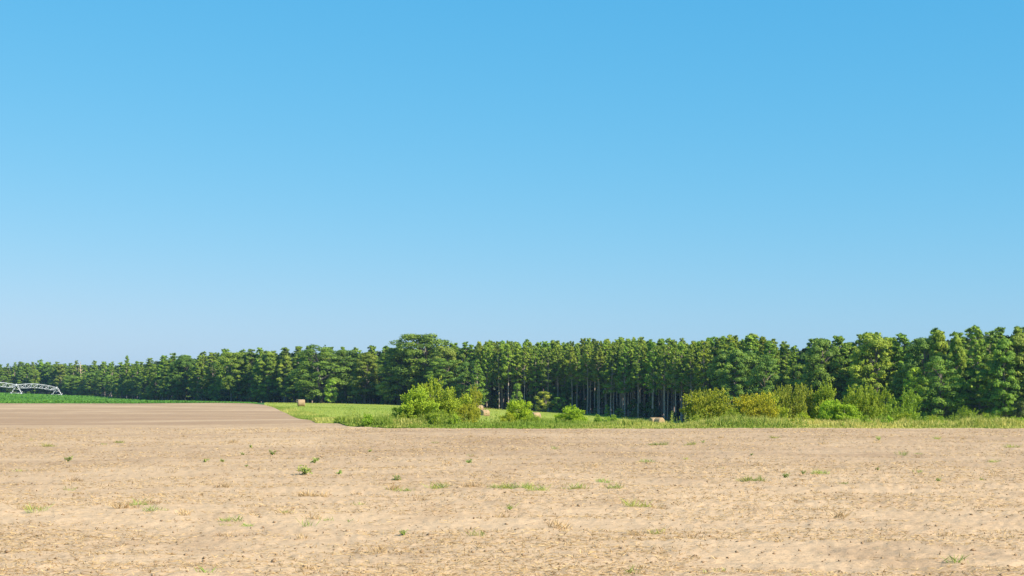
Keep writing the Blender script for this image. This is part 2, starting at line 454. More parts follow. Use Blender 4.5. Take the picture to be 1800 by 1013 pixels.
sheet('bare_field', px, rows, M['soil'], 'pale tan bare tilled field with straw residue', 0.0, SOIL_ROUGH, 'field')
# beyond the bare field: green crop on one side, mown meadow on the other
t = np.linspace(0, 1, 90)[:, None]
mid = De[None, :] + (Dw[None, :] + 2 - De[None, :]) * t ** 1.5
ic = int(np.searchsorted(px, 462))
sheet('crop_field', px[:ic + 1], mid[:, :ic + 1], M['cropsoil'], 'dark green soil under the low row crop by the irrigation pivot', 0.0, 0, 'field')
sheet('meadow', px[ic:], mid[:, ic:], M['meadow'], 'bright green mown hay meadow holding the round bales', 0.0, 0, 'meadow')
t = np.linspace(0, 1, 40)[:, None]
back = (Dw[None, :] + 2) * ((1400.0 / (Dw[None, :] + 2)) ** t)
sheet('forest_floor', px, back, M['litter'], 'dark leaf litter floor under the woods', 0.0, 0, 'ground')
g = np.linspace(-1, 1, 81); g = np.sign(g) * np.abs(g) ** 1.8 * 1500
GX, GY = np.meshgrid(g, g)
GZ = terrain(GX, GY) - 1.2
i = np.arange(GX.size).reshape(GX.shape)
gf = np.stack([i[:-1, :-1], i[:-1, 1:], i[1:, 1:], i[1:, :-1]], -1).reshape(-1, 4)
add('ground', mesh_np('ground', np.stack([GX, GY, GZ], -1).reshape(-1, 3), gf, M['litter'], None, True), label='dark earth underlying the fields and woods', kind='structure', cat='ground')

# ------------------------------------------------------------------ tree prototypes (meshes of trunk and crown)
def pine_proto(seed, H=16.0, base=0.45, R=2.3, dens=1.0, low=False):
    r = np.random.default_rng(seed)
    tr = MB(); cr = MB()
    lean = r.normal(0, 0.12, 2)
    hs = np.linspace(0, 1, 10)
    path = np.stack([lean[0] * hs ** 2 * 2 + 0.06 * np.sin(hs * 9 + seed), lean[1] * hs ** 2 * 2 + 0.06 * np.cos(hs * 8 + seed), hs * (H - 0.4)], 1)
    rad = 0.145 * (1 - 0.85 * hs ** 1.3); rad[0] *= 1.35
    tr.tube(path, rad, 7)
    def at(h): return np.array([np.interp(h, path[:, 2], path[:, 0]), np.interp(h, path[:, 2], path[:, 1]), h])
    nb = int(66 * dens)
    def puff(c, rc, d, tb):
        n = int(48 + 260 * rc * rc)
        o = rand_dirs(n, r); o[:, 2] = np.where(o[:, 2] < -0.3, -o[:, 2], o[:, 2]); o = norm(o + d * 0.25)
        Pc = c + o * (rc * r.uniform(0.55, 1.05, n))[:, None] * np.array([1, 1, 0.85])
        flat = r.random(n) < 0.6
        A = np.where(flat[:, None], np.cross(o, rand_dirs(n, r)), o + np.array([0, 0, 0.6]) + r.normal(0, 0.3, (n, 3)))
        nn = np.where(flat[:, None], o + r.normal(0, 0.25, (n, 3)), rand_dirs(n, r))
        L = np.where(flat, r.uniform(0.24, 0.42, n), r.uniform(0.3, 0.62, n)); W = np.where(flat, r.uniform(0.10, 0.19, n), r.uniform(0.05, 0.10, n))
        cr.cards(Pc, A, nn, L, W, np.clip(tb + r.normal(0, 0.13, n), 0, 1))
    for k in range(nb):
        q = (k + r.random() * 0.8) / nb          # 0 crown base, 1 top
        h = H * (base + (1 - base) * q) - 0.35
        prof = (1 - q) ** 0.85 * (0.55 + 0.45 * min(1, q * 5 + (0.6 if low else 0.0)))
        L = R * prof * r.uniform(0.6, 1.12) + 0.25
        az = k * 2.4 + r.normal(0, 0.4); up = 0.15 + 0.75 * q + r.normal(0, 0.12)
        d = norm(np.array([math.cos(az), math.sin(az), up + r.normal(0, 0.22)]))
        p0 = at(h); p1 = p0 + d * L
        pm = p0 + d * L * 0.5 - np.array([0, 0, 0.08 * L])
        tr.tube([p0, pm, p1], [0.05 * (1.2 - q), 0.03, 0.012], 4)
        nt = 1 if L < 0.8 else (2 if L < 1.7 else 3)
        tb = 0.42 + r.normal(0, 0.15)
        for j in range(nt):
            f = 1.0 - 0.62 * j / max(nt, 1)
            rc = r.uniform(0.22, 0.46) * (0.75 + 0.5 * prof)
            c = p0 + d * L * f + r.normal(0, 0.12, 3)
            puff(c, rc, d, tb)
    top = np.array([path[-1, 0], path[-1, 1], H - 0.55])
    for j in range(4): puff(top - np.array([0, 0, 0.34 * j]), 0.12 + 0.07 * j, np.array([0, 0, 1.0]), 0.5)
    return tr.mesh('pine_trunk', M['pine_bark']), cr.mesh('pine_crown', M['pine']), H

def broad_proto(seed, H=14.0, R=4.0, base=0.12, shape='round', leaf=0.29, ncl=118, per=125, mat='broad', clump=0.19, skirt=0):
    r = np.random.default_rng(seed)
    tr = MB(); cr = MB()
    hs = np.linspace(0, 1, 9); top = H * 0.72
    path = np.stack([0.25 * np.sin(hs * 4 + seed), 0.25 * np.cos(hs * 3.3 + seed) - 0.25, hs * top], 1)
    tr.tube(path, 0.018 * H * (1 - 0.8 * hs) + 0.02, 8)
    c_n = []
    hb = H * base
    for k in range(ncl):
        q = r.random() ** 0.8 if k >= skirt else r.random() * 0.35
        if shape == 'round': pr = math.sqrt(max(0, 1 - (2 * q - 0.9) ** 2 / 1.25))
        elif shape == 'column': pr = (0.55 + 0.45 * math.sin(min(1, q * 1.6) * 1.57)) * (1 - q) ** 0.45 * 1.15
        elif shape == 'spread': pr = min(1, 0.35 + 1.1 * q) * (1 - max(0, q - 0.72) * 2.1)
        else: pr = (1 - q) ** 0.7 * 1.1
        az = r.random() * 6.283; rr = R * pr * (r.uniform(0.45, 1.0) ** 0.7 if k >= skirt else 0.92)
        cz = hb + (H - hb) * (0.05 + 0.90 * q)
        rc = R * clump * r.uniform(0.5, 1.5)
        c_n.append((rr * math.cos(az), rr * math.sin(az), min(cz, H - rc * 0.75), rc))
    c_n = np.array(c_n)
    for k in range(0, ncl, 3):
        e = c_n[k, :3]; h0 = min(max(e[2] - 0.5 * np.hypot(e[0], e[1]) - 0.6, 0.6), top * 0.95)
        p0 = np.array([np.interp(h0, path[:, 2], path[:, 0]), np.interp(h0, path[:, 2], path[:, 1]), h0])
        tr.tube([p0, (p0 + e) / 2 + np.array([0, 0, 0.25]), e], [0.008 * H, 0.005 * H, 0.015], 5)
    rt = r.normal(0, 0.15, ncl)
    for kc, (x, y, z, rc) in enumerate(c_n):
        n = int(per * (rc / (R * clump)) ** 2)
        d = rand_dirs(n, r); d[:, 2] = np.where(d[:, 2] < -0.35, -d[:, 2] * 0.8, d[:, 2]); d = norm(d)
        lump = 1 + 0.22 * np.sin(d[:, 0] * 5 + x) * np.sin(d[:, 1] * 5 + y) * np.sin(d[:, 2] * 4 + z)
        rad = rc * lump * (0.70 + 0.36 * r.random(n) ** 0.7)
        Pc = np.array([x, y, z]) + d * rad[:, None] * np.array([1, 1, 0.66])
        nn = norm(d + r.normal(0, 0.27, (n, 3)) + np.array([0, 0, 0.15]))
        A = norm(np.cross(nn, rand_dirs(n, r)) + np.array([0, 0, -0.15]))
        tc = np.clip(0.36 + rt[kc] + r.normal(0, 0.12, n), 0, 1)
        cr.cards(Pc, A, nn, r.uniform(0.75, 1.3, n) * leaf, r.uniform(0.5, 0.85, n) * leaf * 0.75, tc)
    # inner leaves that close the crown
    n = int(ncl * 6)
    k = r.integers(0, ncl, n); Pc = c_n[k, :3] * np.array([0.72, 0.72, 1]) + r.normal(0, 0.10 * R, (n, 3)); Pc[:, 2] = np.clip(Pc[:, 2], 0.2, H - 0.5)
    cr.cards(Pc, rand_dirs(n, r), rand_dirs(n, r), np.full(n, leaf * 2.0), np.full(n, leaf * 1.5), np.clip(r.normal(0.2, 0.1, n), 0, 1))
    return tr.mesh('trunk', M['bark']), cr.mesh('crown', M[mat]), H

def bush_proto(seed, H=3.0, R=1.8, dome=0.6, leaf=0.105, nsp=640, base=0.06, stems=7):
    """many-stemmed bush: leafy sprigs growing up and out of stems"""
    r = np.random.default_rng(seed)
    tr = MB(); cr = MB(); lobes = []
    for k in range(stems):
        az = k * 6.283 / stems + r.normal(0, 0.3); q = r.uniform(0.25, 0.85) if k else 0.1
        tip = np.array([math.cos(az) * R * q, math.sin(az) * R * q, H * r.uniform(0.62, 0.86) * (1 - 0.38 * q * q)])
        b = np.array([math.cos(az) * 0.18, math.sin(az) * 0.18, -0.05])
        m = (b + tip) / 2 + np.array([-math.cos(az), -math.sin(az), 0]) * 0.12 * R
        tr.tube([b, m, tip], [0.045, 0.028, 0.01], 5, 0.5)
        for f in (0.45, 0.72, 1.0):
            lobes.append((*((1 - f) * b + f * tip + r.normal(0, 0.13, 3) * R), R * r.uniform(0.30, 0.46)))
    for k in range(int(stems * 1.8)):
        az = r.random() * 6.283; q = r.uniform(0.5, 0.86)
        lobes.append((math.cos(az) * R * q, math.sin(az) * R * q, H * (base + r.uniform(0.10, 0.42)), R * r.uniform(0.24, 0.36)))
    lobes = np.array(lobes); nl = len(lobes)
    for k in range(nsp):
        x, y, z, rc = lobes[k % nl]
        d = rand_dirs(1, r)[0]; d[2] = abs(d[2]) * 0.9 - 0.18; d = norm(d)
        s = np.array([x, y, z]) + d * rc * r.uniform(0.3, 0.75)
        g = norm(d * 0.8 + np.array([0, 0, dome]) + r.normal(0, 0.25, 3)); L = r.uniform(0.20, 0.42) * (H / 3.0) ** 0.6
        n = 30
        f = np.linspace(0.0, 1, n)
        Pc = s + g * (L * f)[:, None] + r.normal(0, 0.05, (n, 3)) * (1.25 - f)[:, None] * 1.5
        Pc[:, 2] = np.maximum(Pc[:, 2], 0.05)
        A = norm(g * 0.9 + rand_dirs(n, r) * 0.85)
        nn = norm(d * 1.2 + r.normal(0, 0.38, (n, 3)) + np.array([0, 0, 0.15]))
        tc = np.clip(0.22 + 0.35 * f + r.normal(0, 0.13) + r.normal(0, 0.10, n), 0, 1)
        cr.cards(Pc, A, nn, r.uniform(0.8, 1.3, n) * leaf, r.uniform(0.4, 0.62, n) * leaf, tc)
    n = nl * 40
    k = r.integers(0, nl, n); Pc = lobes[k, :3] + rand_dirs(n, r) * (lobes[k, 3] * r.uniform(0.2, 0.85, n))[:, None]; Pc[:, 2] = np.maximum(Pc[:, 2], 0.06)
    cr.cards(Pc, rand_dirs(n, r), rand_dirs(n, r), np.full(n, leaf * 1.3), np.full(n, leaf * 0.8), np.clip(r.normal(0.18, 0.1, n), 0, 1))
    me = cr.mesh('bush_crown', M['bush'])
    zs = np.vstack(cr.v)[:, 2].max(); xs = np.percentile(np.abs(np.vstack(cr.v)[:, 0]), 98.6)
    return tr.mesh('bush_stems', M['bark']), me, zs, xs

PINES = [pine_proto(100 + k, 16.0, b, R) for k, (b, R) in enumerate([(0.40, 2.2), (0.47, 2.0), (0.33, 2.5), (0.52, 2.1), (0.43, 2.6), (0.36, 2.0), (0.50, 2.4)])]
EDGEP = [pine_proto(140 + k, 16.0, b, R, 1.5, True) for k, (b, R) in enumerate([(0.14, 2.9), (0.20, 2.6), (0.10, 3.2)])]
ROUND = [broad_proto(200 + k, 14.0, R, b, s, skirt=34 if b < 0.05 else 10) for k, (R, b, s) in enumerate([(4.2, 0.14, 'round'), (3.7, 0.18, 'round'), (4.6, 0.16, 'spread'), (3.4, 0.10, 'column'), (3.0, 0.12, 'column'), (4.0, 0.22, 'spread'), (4.2, 0.02, 'round'), (3.8, 0.03, 'round')])]
SMALL = [broad_proto(260 + k, 5.0, 1.9, 0.04, s, 0.22, 44, 90, 'broad', 0.24, 8) for k, s in enumerate(['round', 'column', 'cone'])]
BUSH = [bush_proto(300), bush_proto(301, 3.0, 2.0, 0.9), bush_proto(302, 3.0, 1.5, 1.2, stems=6), bush_proto(303, 3.0, 2.2, 0.3, stems=9, nsp=800), bush_proto(304, 3.0, 1.7, 0.7)]
SHRUB = [bush_proto(310 + k, 1.6, 1.0, 0.9, 0.10, 210, stems=5) for k in range(2)]

def plant_tree(kind, proto, x, y, H, wscale, tint, label, group=None, cat='tree', names=('trunk', 'crown'), sink=0.05, rot=None):
    s = H / proto[2]
    root = add(kind, None, loc=(x, y, tz(x, y) - sink), label=label, cat=cat, group=group)
    root.empty_display_size = 0.3
    root.rotation_euler = (0, 0, rng.random() * 6.283 if rot is None else rot)
    root.scale = (s * wscale, s * wscale, s)
    a = add(names[0], proto[0], root); b = add(names[1], proto[1], root)
    b.color = (*tint, 1)
    return root
def jit(c, a=0.12):
    k = 1 + rng.normal(0, a); return tuple(max(0.2, v * k * (1 + rng.normal(0, a * 0.4))) for v in c)

def tree_px(kind, proto, px_, toppy, D, tint, label, wpx=None, protoR=None, **kw):
    x = wx(px_, D); z = tz(x, D); H = wz(toppy, D) - z + 0.05
    ws = 1.0
    if wpx: ws = (wpx * D / F / 2) / (protoR * H / proto[2])
    return plant_tree(kind, proto, x, D, H, ws, tint, label, **kw)

# ------------------------------------------------------------------ the pine block with bare trunks
PG = 'pines of the plantation block'
PL = 'tall slender pine with bare lower trunk in the dense pine block'
n_pine = 0
for row in range(7):
    p = 838 + row * 3.0
    while p < 1300 + row * 15:
        D = float(wood_edge(p)) + 2.0 + row * 3.6 + rng.uniform(-0.9, 0.9)
        top = float(skyline(p)) + (rng.uniform(1, 13) if row < 2 else rng.uniform(-4, 9))
        pp = p + rng.uniform(-5, 5)
        x = wx(pp, D); H = wz(top, D) - tz(x, D)
        col = jit((1.0, 1.0, 0.95), 0.16)
        if rng.random() < 0.14: col = jit((1.3, 1.12, 0.8), 0.06)
        yel = col[0] > 1.22
        near = 'beside the drooping evergreen' if pp < 880 else 'behind the slim conical sapling' if pp < 935 else 'behind the yellowish speckled small tree' if pp < 1010 else 'behind the tiny bright sapling' if pp < 1110 else 'behind the touching pair of bales' if pp < 1200 else 'beside the dark columnar tree'
        lab = ('%s pine of the %s row, bare trunk, %s' % ('yellow tinged' if yel else 'green', 'front' if row < 2 else 'inner', near))
        plant_tree('pine_tree', PINES[int(rng.integers(len(PINES)))], x, D, H, rng.uniform(0.8, 1.15), col, lab, PG, 'tree')
        n_pine += 1
        p += rng.uniform(2.1, 3.3) / D * F
# pines rising behind the broadleaf edge, both sides
BG = 'pines showing behind the broadleaf trees'
BL = 'pine crown rising above the broadleaf trees behind %s'
def back_pines(p0, p1, rows, d0, dd, step, lo, hi):
    global n_pine
    for row in range(rows):
        p = p0
        while p < p1:
            pp = p + rng.uniform(-4, 4); D = float(wood_edge(pp)) + d0 + row * dd + rng.uniform(-1.5, 1.5)
            x = wx(pp, D); H = wz(float(skyline(pp)) + rng.uniform(lo, hi), D) - tz(x, D)
            plant_tree('pine_tree', (EDGEP if rng.random() < 0.3 else PINES)[int(rng.integers(3))], x, D, H, rng.uniform(1.15, 1.55), jit((0.95, 1.0, 1.0), 0.10), BL % ('the irrigation pivot' if pp < 120 else 'the green crop' if pp < 470 else 'the lone bale' if pp < 600 else 'the big green clump of bushes' if pp < 850 else 'the golden bush' if pp < 1400 else 'the olive thicket' if pp < 1560 else 'the lime green tree' if pp < 1690 else 'the small round bush in the dark gap'), BG, 'tree')
            n_pine += 1
            p += rng.uniform(0.75, 1.25) * step / D * F
back_pines(-40, 840, 2, 10, 4, 4.0, -2, 7)
back_pines(1320, 1880, 2, 9, 4.5, 4.2, -3, 11)

# ------------------------------------------------------------------ broadleaf trees along the woods edge
TINTS = [((0.85, 0.95, 0.95), 'dark green'), ((1.15, 1.12, 0.9), 'mid green'), ((0.75, 0.88, 0.95), 'deep green'), ((1.25, 1.10, 1.0), 'olive green'), ((1.0, 1.08, 1.05), 'fresh green')]
def edge_trees(p0, p1, step, side):
    p = p0
    while p < p1:
        D = float(wood_edge(p)) + rng.uniform(0, 13)
        base = HY + (CAM_Z - tz(wx(p, D), D)) * F / D
        full = base - float(skyline(p))
        k = int(rng.integers(len(TINTS)))
        frac = rng.choice([0.5, 0.62, 0.74, 0.86, 0.95])
        H = full * frac * D / F
        pr = ROUND[int(rng.integers(len(ROUND)))]
        plant_tree('broadleaf_tree', pr, wx(p, D), D, H, rng.uniform(0.75, 1.1) / max(frac, 0.6) ** 0.5, jit(TINTS[k][0], 0.08),
                   '%s broadleaf tree with full low crown at the woods edge %s' % (TINTS[k][1], side), '%s broadleaf trees %s' % (TINTS[k][1], side))
        p += step * rng.uniform(0.65, 1.3) / D * F
edge_trees(-40, 520, 2.9, 'behind the green crop')
edge_trees(505, 830, 2.6, 'behind the lone bale')
edge_trees(1265, 1880, 2.2, 'behind the yellowish bushes')
# low shrubs closing the foot of the woods, tinted darker to suggest shade
def foot_shrubs(p0, p1, step, hlo, hhi, label, group, dd=(-2.5, 1.0)):
    p = p0
    while p < p1:
        D = float(wood_edge(p)) + rng.uniform(*dd)
        plant_tree('woodland_shrub', SMALL[int(rng.integers(3))], wx(p, D), D, rng.uniform(hlo, hhi), rng.uniform(0.9, 1.4), jit((0.8, 0.85, 0.85), 0.22), label, group, 'shrub')
        p += step * rng.uniform(0.6, 1.4) / D * F
foot_shrubs(-40, 840, 8.0, 1.8, 5.0, 'low leafy shrub at the foot of the broadleaf woods', 'shrubs at the foot of the broadleaf woods')
foot_shrubs(860, 1290, 4.0, 1.0, 2.6, 'low shrub tinted dark for shade among the bare pine trunks', 'shrubs among the pine trunks', (-0.5, 6))
foot_shrubs(1290, 1880, 4.6, 2.0, 4.6, 'leafy shrub between the bushes and the tall trees', 'shrubs behind the field bushes', (-9, 0))

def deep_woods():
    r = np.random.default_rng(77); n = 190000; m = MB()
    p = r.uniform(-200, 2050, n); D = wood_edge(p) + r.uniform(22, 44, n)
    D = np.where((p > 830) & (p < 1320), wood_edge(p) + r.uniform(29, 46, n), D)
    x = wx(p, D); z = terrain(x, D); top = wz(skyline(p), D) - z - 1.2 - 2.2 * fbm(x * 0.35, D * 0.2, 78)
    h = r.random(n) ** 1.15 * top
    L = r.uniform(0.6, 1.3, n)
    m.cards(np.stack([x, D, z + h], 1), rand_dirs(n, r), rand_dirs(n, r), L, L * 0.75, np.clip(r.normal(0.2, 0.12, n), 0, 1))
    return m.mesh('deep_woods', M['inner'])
UL = 'dark understory tree standing between the bare pine trunks'
for k in range(30):
    p = rng.uniform(850, 1290); D = float(wood_edge(p)) + rng.uniform(3, 16)
    plant_tree('understory_tree', SMALL[int(rng.integers(3))], wx(p, D), D, rng.uniform(3.0, 7.0), rng.uniform(0.8, 1.2), jit((0.62, 0.75, 0.8), 0.12), UL, 'understory trees among the pine trunks', 'tree')
add('deep_woods', deep_woods(), label='mass of foliage deep inside the woods, coloured dark for shade', cat='woods', kind='stuff')

# trees that stand out one by one: px, top, distance behind the edge, width px, prototype index, tint, name, label
def E(p, off): return float(wood_edge(p)) + off
SPEC = [
    ('broadleaf_tree', ROUND[6], 562, 604, E(562, -2), 92, 4.2, (0.92, 1.0, 1.0), 'large dark green broadleaf tree standing behind the lone bale'),
    ('broadleaf_tree', ROUND[2], 742, 586, E(742, 3), 128, 4.6, (1.02, 1.02, 1.0), 'tallest broad spreading tree rising above the skyline left of the pine block'),
    ('broadleaf_tree', ROUND[7], 700, 612, E(700, -1), 78, 3.8, (1.1, 1.05, 1.0), 'dense feathery green tree beside the tallest spreading tree'),
    ('broadleaf_tree', ROUND[7], 783, 628, E(783, -1), 72, 3.8, (0.95, 1.05, 0.95), 'rounded green tree between the spreading tree and the pine block'),
    ('broadleaf_tree', ROUND[3], 645, 618, E(645, -1), 62, 3.4, (1.15, 1.0, 0.95), 'olive tinged broadleaf tree beside the deep shadow gap'),
    ('sapling_tree', SMALL[1], 583, 667, E(583, -9), 26, 1.9, (1.6, 1.7, 1.0), 'light green columnar young tree at the meadow edge near the lone bale'),
    ('cedar_tree', EDGEP[0], 838, 632, E(838, -5), 42, 2.9, (0.9, 1.02, 1.0), 'drooping dark evergreen with low branches at the corner of the pine block'),
    ('sapling_tree', SMALL[2], 909, 673, E(909, -6), 24, 1.9, (1.1, 1.2, 1.05), 'slim conical sapling in front of the pine block'),
    ('sapling_tree', SMALL[0], 956, 688, E(956, -6), 32, 1.9, (2.1, 1.55, 1.25), 'yellowish speckled small tree in front of the pine trunks'),
    ('sapling_tree', SMALL[0], 985, 698, E(985, -5), 30, 1.9, (1.0, 1.2, 0.95), 'round green small tree beside the yellowish speckled one'),
    ('sapling_tree', SMALL[1], 1067, 711, E(1067, -4), 11, 1.9, (1.6, 1.7, 0.9), 'tiny bright sapling at the foot of the pine block'),
    ('sapling_tree', SMALL[0], 1089, 718, E(1089, -3), 18, 1.9, (1.2, 1.3, 0.9), 'tiny bushy sapling among the pine trunk bases'),
    ('broadleaf_tree', ROUND[3], 1296, 612, E(1296, -2), 62, 3.4, (0.88, 1.0, 0.95), 'dark green columnar tree at the end of the pine block'),
    ('broadleaf_tree', ROUND[6], 1345, 622, E(1345, -3), 66, 4.2, (0.8, 0.95, 0.95), 'deep green rounded tree behind the golden bush'),
    ('broadleaf_tree', ROUND[5], 1445, 594, E(1445, 2), 70, 4.0, (0.95, 1.02, 1.0), 'tall green tree with knobbly crown behind the olive thicket'),
    ('broadleaf_tree', ROUND[1], 1535, 580, E(1535, 2), 86, 3.7, (1.75, 1.5, 1.05), 'tall pale yellow green tree with wide dome crown'),
    ('broadleaf_tree', ROUND[4], 1650, 578, E(1650, 3), 50, 3.0, (1.85, 1.55, 1.05), 'tall pale yellow poplar like tree beside the big dense pine'),
    ('broadleaf_tree', ROUND[3], 1682, 586, E(1682, 3.5), 40, 3.4, (1.5, 1.4, 1.0), 'narrow yellow green tree leaning on the big dense pine'),
    ('dense_pine_tree', EDGEP[2], 1722, 571, E(1722, 4), 78, 3.2, (1.15, 1.2, 1.2), 'big dense pine with wide rounded crown on the skyline'),
    ('broadleaf_tree', ROUND[4], 1765, 592, E(1765, 0), 58, 3.0, (1.15, 1.3, 1.0), 'tall feathery green tree beside the big dense pine'),
    ('broadleaf_tree', ROUND[6], 1655, 623, E(1655, -5), 82, 4.2, (0.95, 1.08, 0.95), 'rounded dark green tree in front of the pale poplar like tree'),
    ('broadleaf_tree', ROUND[1], 1609, 643, E(1609, -8), 46, 3.7, (2.0, 1.9, 0.95), 'bright lime green rounded tree below the skyline'),
    ('broadleaf_tree', ROUND[6], 149, 654, E(149, -6), 44, 4.2, (1.25, 1.3, 0.9), 'bright green rounded tree in front of the bleached dead tree'),
    ('broadleaf_tree', ROUND[1], 130, 660, E(130, -5), 34, 3.7, (1.0, 1.1, 0.95), 'small round tree between the irrigation pivot and the bleached dead tree'),
    ('pine_tree', PINES[3], 223, 625, E(223, 14), 17, 2.1, (0.85, 0.95, 1.0), 'lone rounded pine top poking above the left skyline'),
]
for (nm, pr, p, top, D, w, R, tint, lab) in SPEC:
    tree_px(nm, pr, p, top, D, tint, lab, w, R, cat='tree')

# bleached dead tree above the left woods
def dead_tree(px_, top, D):
    r = np.random.default_rng(5); x = wx(px_, D); z = tz(x, D); H = wz(top, D) - z
    tr = MB(); br = MB()
    hs = np.linspace(0, 1, 8); path = np.stack([0.12 * np.sin(hs * 5), 0 * hs, hs * H], 1)
    tr.tube(path, 0.27 * (1 - 0.85 * hs) + 0.03, 7)
    for k in range(11):
        h = H * (0.66 + 0.31 * k / 11); az = k * 2.4; L = 2.6 * (1 - k / 15) * r.uniform(0.6, 1.1)
        p0 = np.array([0.1 * math.sin(h / H * 5), 0, h]); d = norm(np.array([math.cos(az), math.sin(az), 0.5]))
        br.tube([p0, p0 + d * L * 0.6 + np.array([0, 0, 0.05]), p0 + d * L + np.array([0, 0, 0.35])], [0.10, 0.07, 0.02], 5)
    root = add('dead_tree', None, loc=(x, D, z - 0.05), label='bleached bare dead tree top among green trees behind the crop', cat='tree')
    add('trunk', tr.mesh('dead_trunk', M['dead']), root); add('branches', br.mesh('dead_branches', M['dead']), root)
dead_tree(142, 636, E(142, -1.5))

# ------------------------------------------------------------------ bushes along the far edge of the bare field
OL = (0.76, 0.76, 0.72); YO = (1.12, 0.95, 0.52); BR = (0.95, 1.15, 0.80); GR = (0.68, 0.85, 0.80); DK = (0.55, 0.62, 0.65)
BUSHES = [   # px, top, distance, width px, prototype, tint, label
    (704, 712, 93, 28, 2, BR, 'small pale green bush left of the big clump'),
    (733, 672, 92, 74, 0, BR, 'bright green feathery bush, front one of the big clump'),
    (776, 660, 97, 84, 1, (0.85, 0.95, 0.7), 'tallest bush of the big clump, olive green with open crown'),
    (828, 675, 101, 46, 1, (0.9, 0.85, 0.7), 'thin open bush with pale bare stems beside the pair of bales'),
    (816, 710, 91, 40, 4, (0.95, 0.88, 0.62), 'low yellowish olive bush hiding part of a bale'),
    (768, 716, 90, 44, 4, (0.7, 0.85, 0.75), 'low grey green bush under the big clump'),
    (912, 701, 92, 44, 2, (1.0, 1.2, 0.72), 'bright green pointed bush hiding one bale'),
    (893, 722, 90, 30, 4, (1.1, 1.1, 0.7), 'small yellowish green bush beside the pointed bush'),
    (938, 728, 91, 26, 3, (0.8, 1.0, 0.8), 'low dark green bush right under the half hidden bale'),
    (1005, 709, 92, 58, 0, (0.95, 1.2, 0.78), 'bright green rounded bush alone on the grass strip'),
    (1248, 680, 101, 92, 3, (0.85, 0.82, 0.62), 'wide olive dome bush with brownish tone and visible stems'),
    (1225, 728, 90, 30, 4, (0.9, 1.0, 0.85), 'low pale green bush at the foot of the olive dome'),
    (1285, 716, 93, 52, 4, (0.8, 0.9, 0.75), 'grey green bush between the olive dome and the golden bush'),
    (1330, 688, 95, 84, 3, YO, 'golden yellow bush, yellowest of the row'),
    (1348, 682, 104, 66, 0, (0.9, 0.95, 0.6), 'green yellow bush just behind the golden bush'),
    (1388, 671, 112, 66, 3, OL, 'olive thicket bush behind the small orange tipped bush'),
    (1425, 676, 114, 62, 1, (0.7, 0.72, 0.65), 'dull green thicket bush in the middle of the olive thicket'),
    (1452, 662, 112, 58, 0, (0.8, 0.9, 0.65), 'tallest bush of the olive thicket'),
    (1410, 722, 93, 38, 4, (1.05, 1.15, 0.6), 'small bright green bush with orange tip before the thicket'),
    (1456, 700, 95, 36, 2, (0.9, 1.2, 0.7), 'bright green upright bush at the thicket front'),
    (1486, 707, 93, 58, 2, (0.85, 1.12, 0.72), 'bright green layered bush beside the upright one'),
    (1490, 676, 106, 50, 1, (0.8, 0.9, 0.65), 'green bush with loose top behind the layered one'),
    (1520, 674, 104, 70, 3, (0.75, 0.85, 0.65), 'broad olive green bush at the end of the thicket'),
    (1590, 680, 107, 74, 1, (0.62, 0.82, 0.7), 'deep green bush with sunny right side standing apart from the thicket'),
    (1563, 727, 94, 36, 4, (0.6, 0.75, 0.7), 'low dark bush at the foot of the broad olive bush'),
    (1640, 730, 97, 40, 3, (0.7, 0.92, 0.7), 'low rounded green bush in the shade of the woods'),
    (1690, 712, 112, 60, 1, (0.62, 0.78, 0.68), 'loose grey green bush under the rounded dark tree'),
    (1733, 735, 93, 26, 0, (0.8, 1.05, 0.7), 'small round green bush alone in the dark gap'),
    (1786, 730, 91, 32, 0, (1.0, 1.25, 0.78), 'small bright green bush at the end of the grass strip'),
]
for (p, top, D, w, k, tint, lab) in BUSHES:
    pr = BUSH[k]; x = wx(p, D); z = tz(x, D); H = wz(top, D) - z + 0.04
    ws = (w * D / F / 2) / (pr[3] * H / pr[2])
    plant_tree('bush', pr, x, D, H, ws, tint, lab, None, 'bush', ('stems', 'crown'), 0.04)
for k in range(26):   # small shrubs on the strip
    p = rng.uniform(1185, 1790) if k < 17 else rng.uniform(640, 835); D = rng.uniform(86, 97)
    pr = SHRUB[k % 2]; x = wx(p, D)
    plant_tree('strip_shrub', pr, x, D, rng.uniform(0.5, 1.15), rng.uniform(0.7, 1.2), jit((0.85, 1.05, 0.8), 0.15), 'knee high green shrub growing in the tall grass strip', 'shrubs in the tall grass strip', 'shrub', ('stems', 'crown'), 0.03)
for (p, D) in ((1052, 205), (1080, 212), (1066, 190)):
    x = wx(p, D); plant_tree('meadow_shrub', SHRUB[0], x, D, 1.4, 1.0, (0.75, 1.0, 0.75), 'lone dark green shrub out on the open meadow', 'shrubs on the open meadow', 'shrub', ('stems', 'crown'), 0.03)

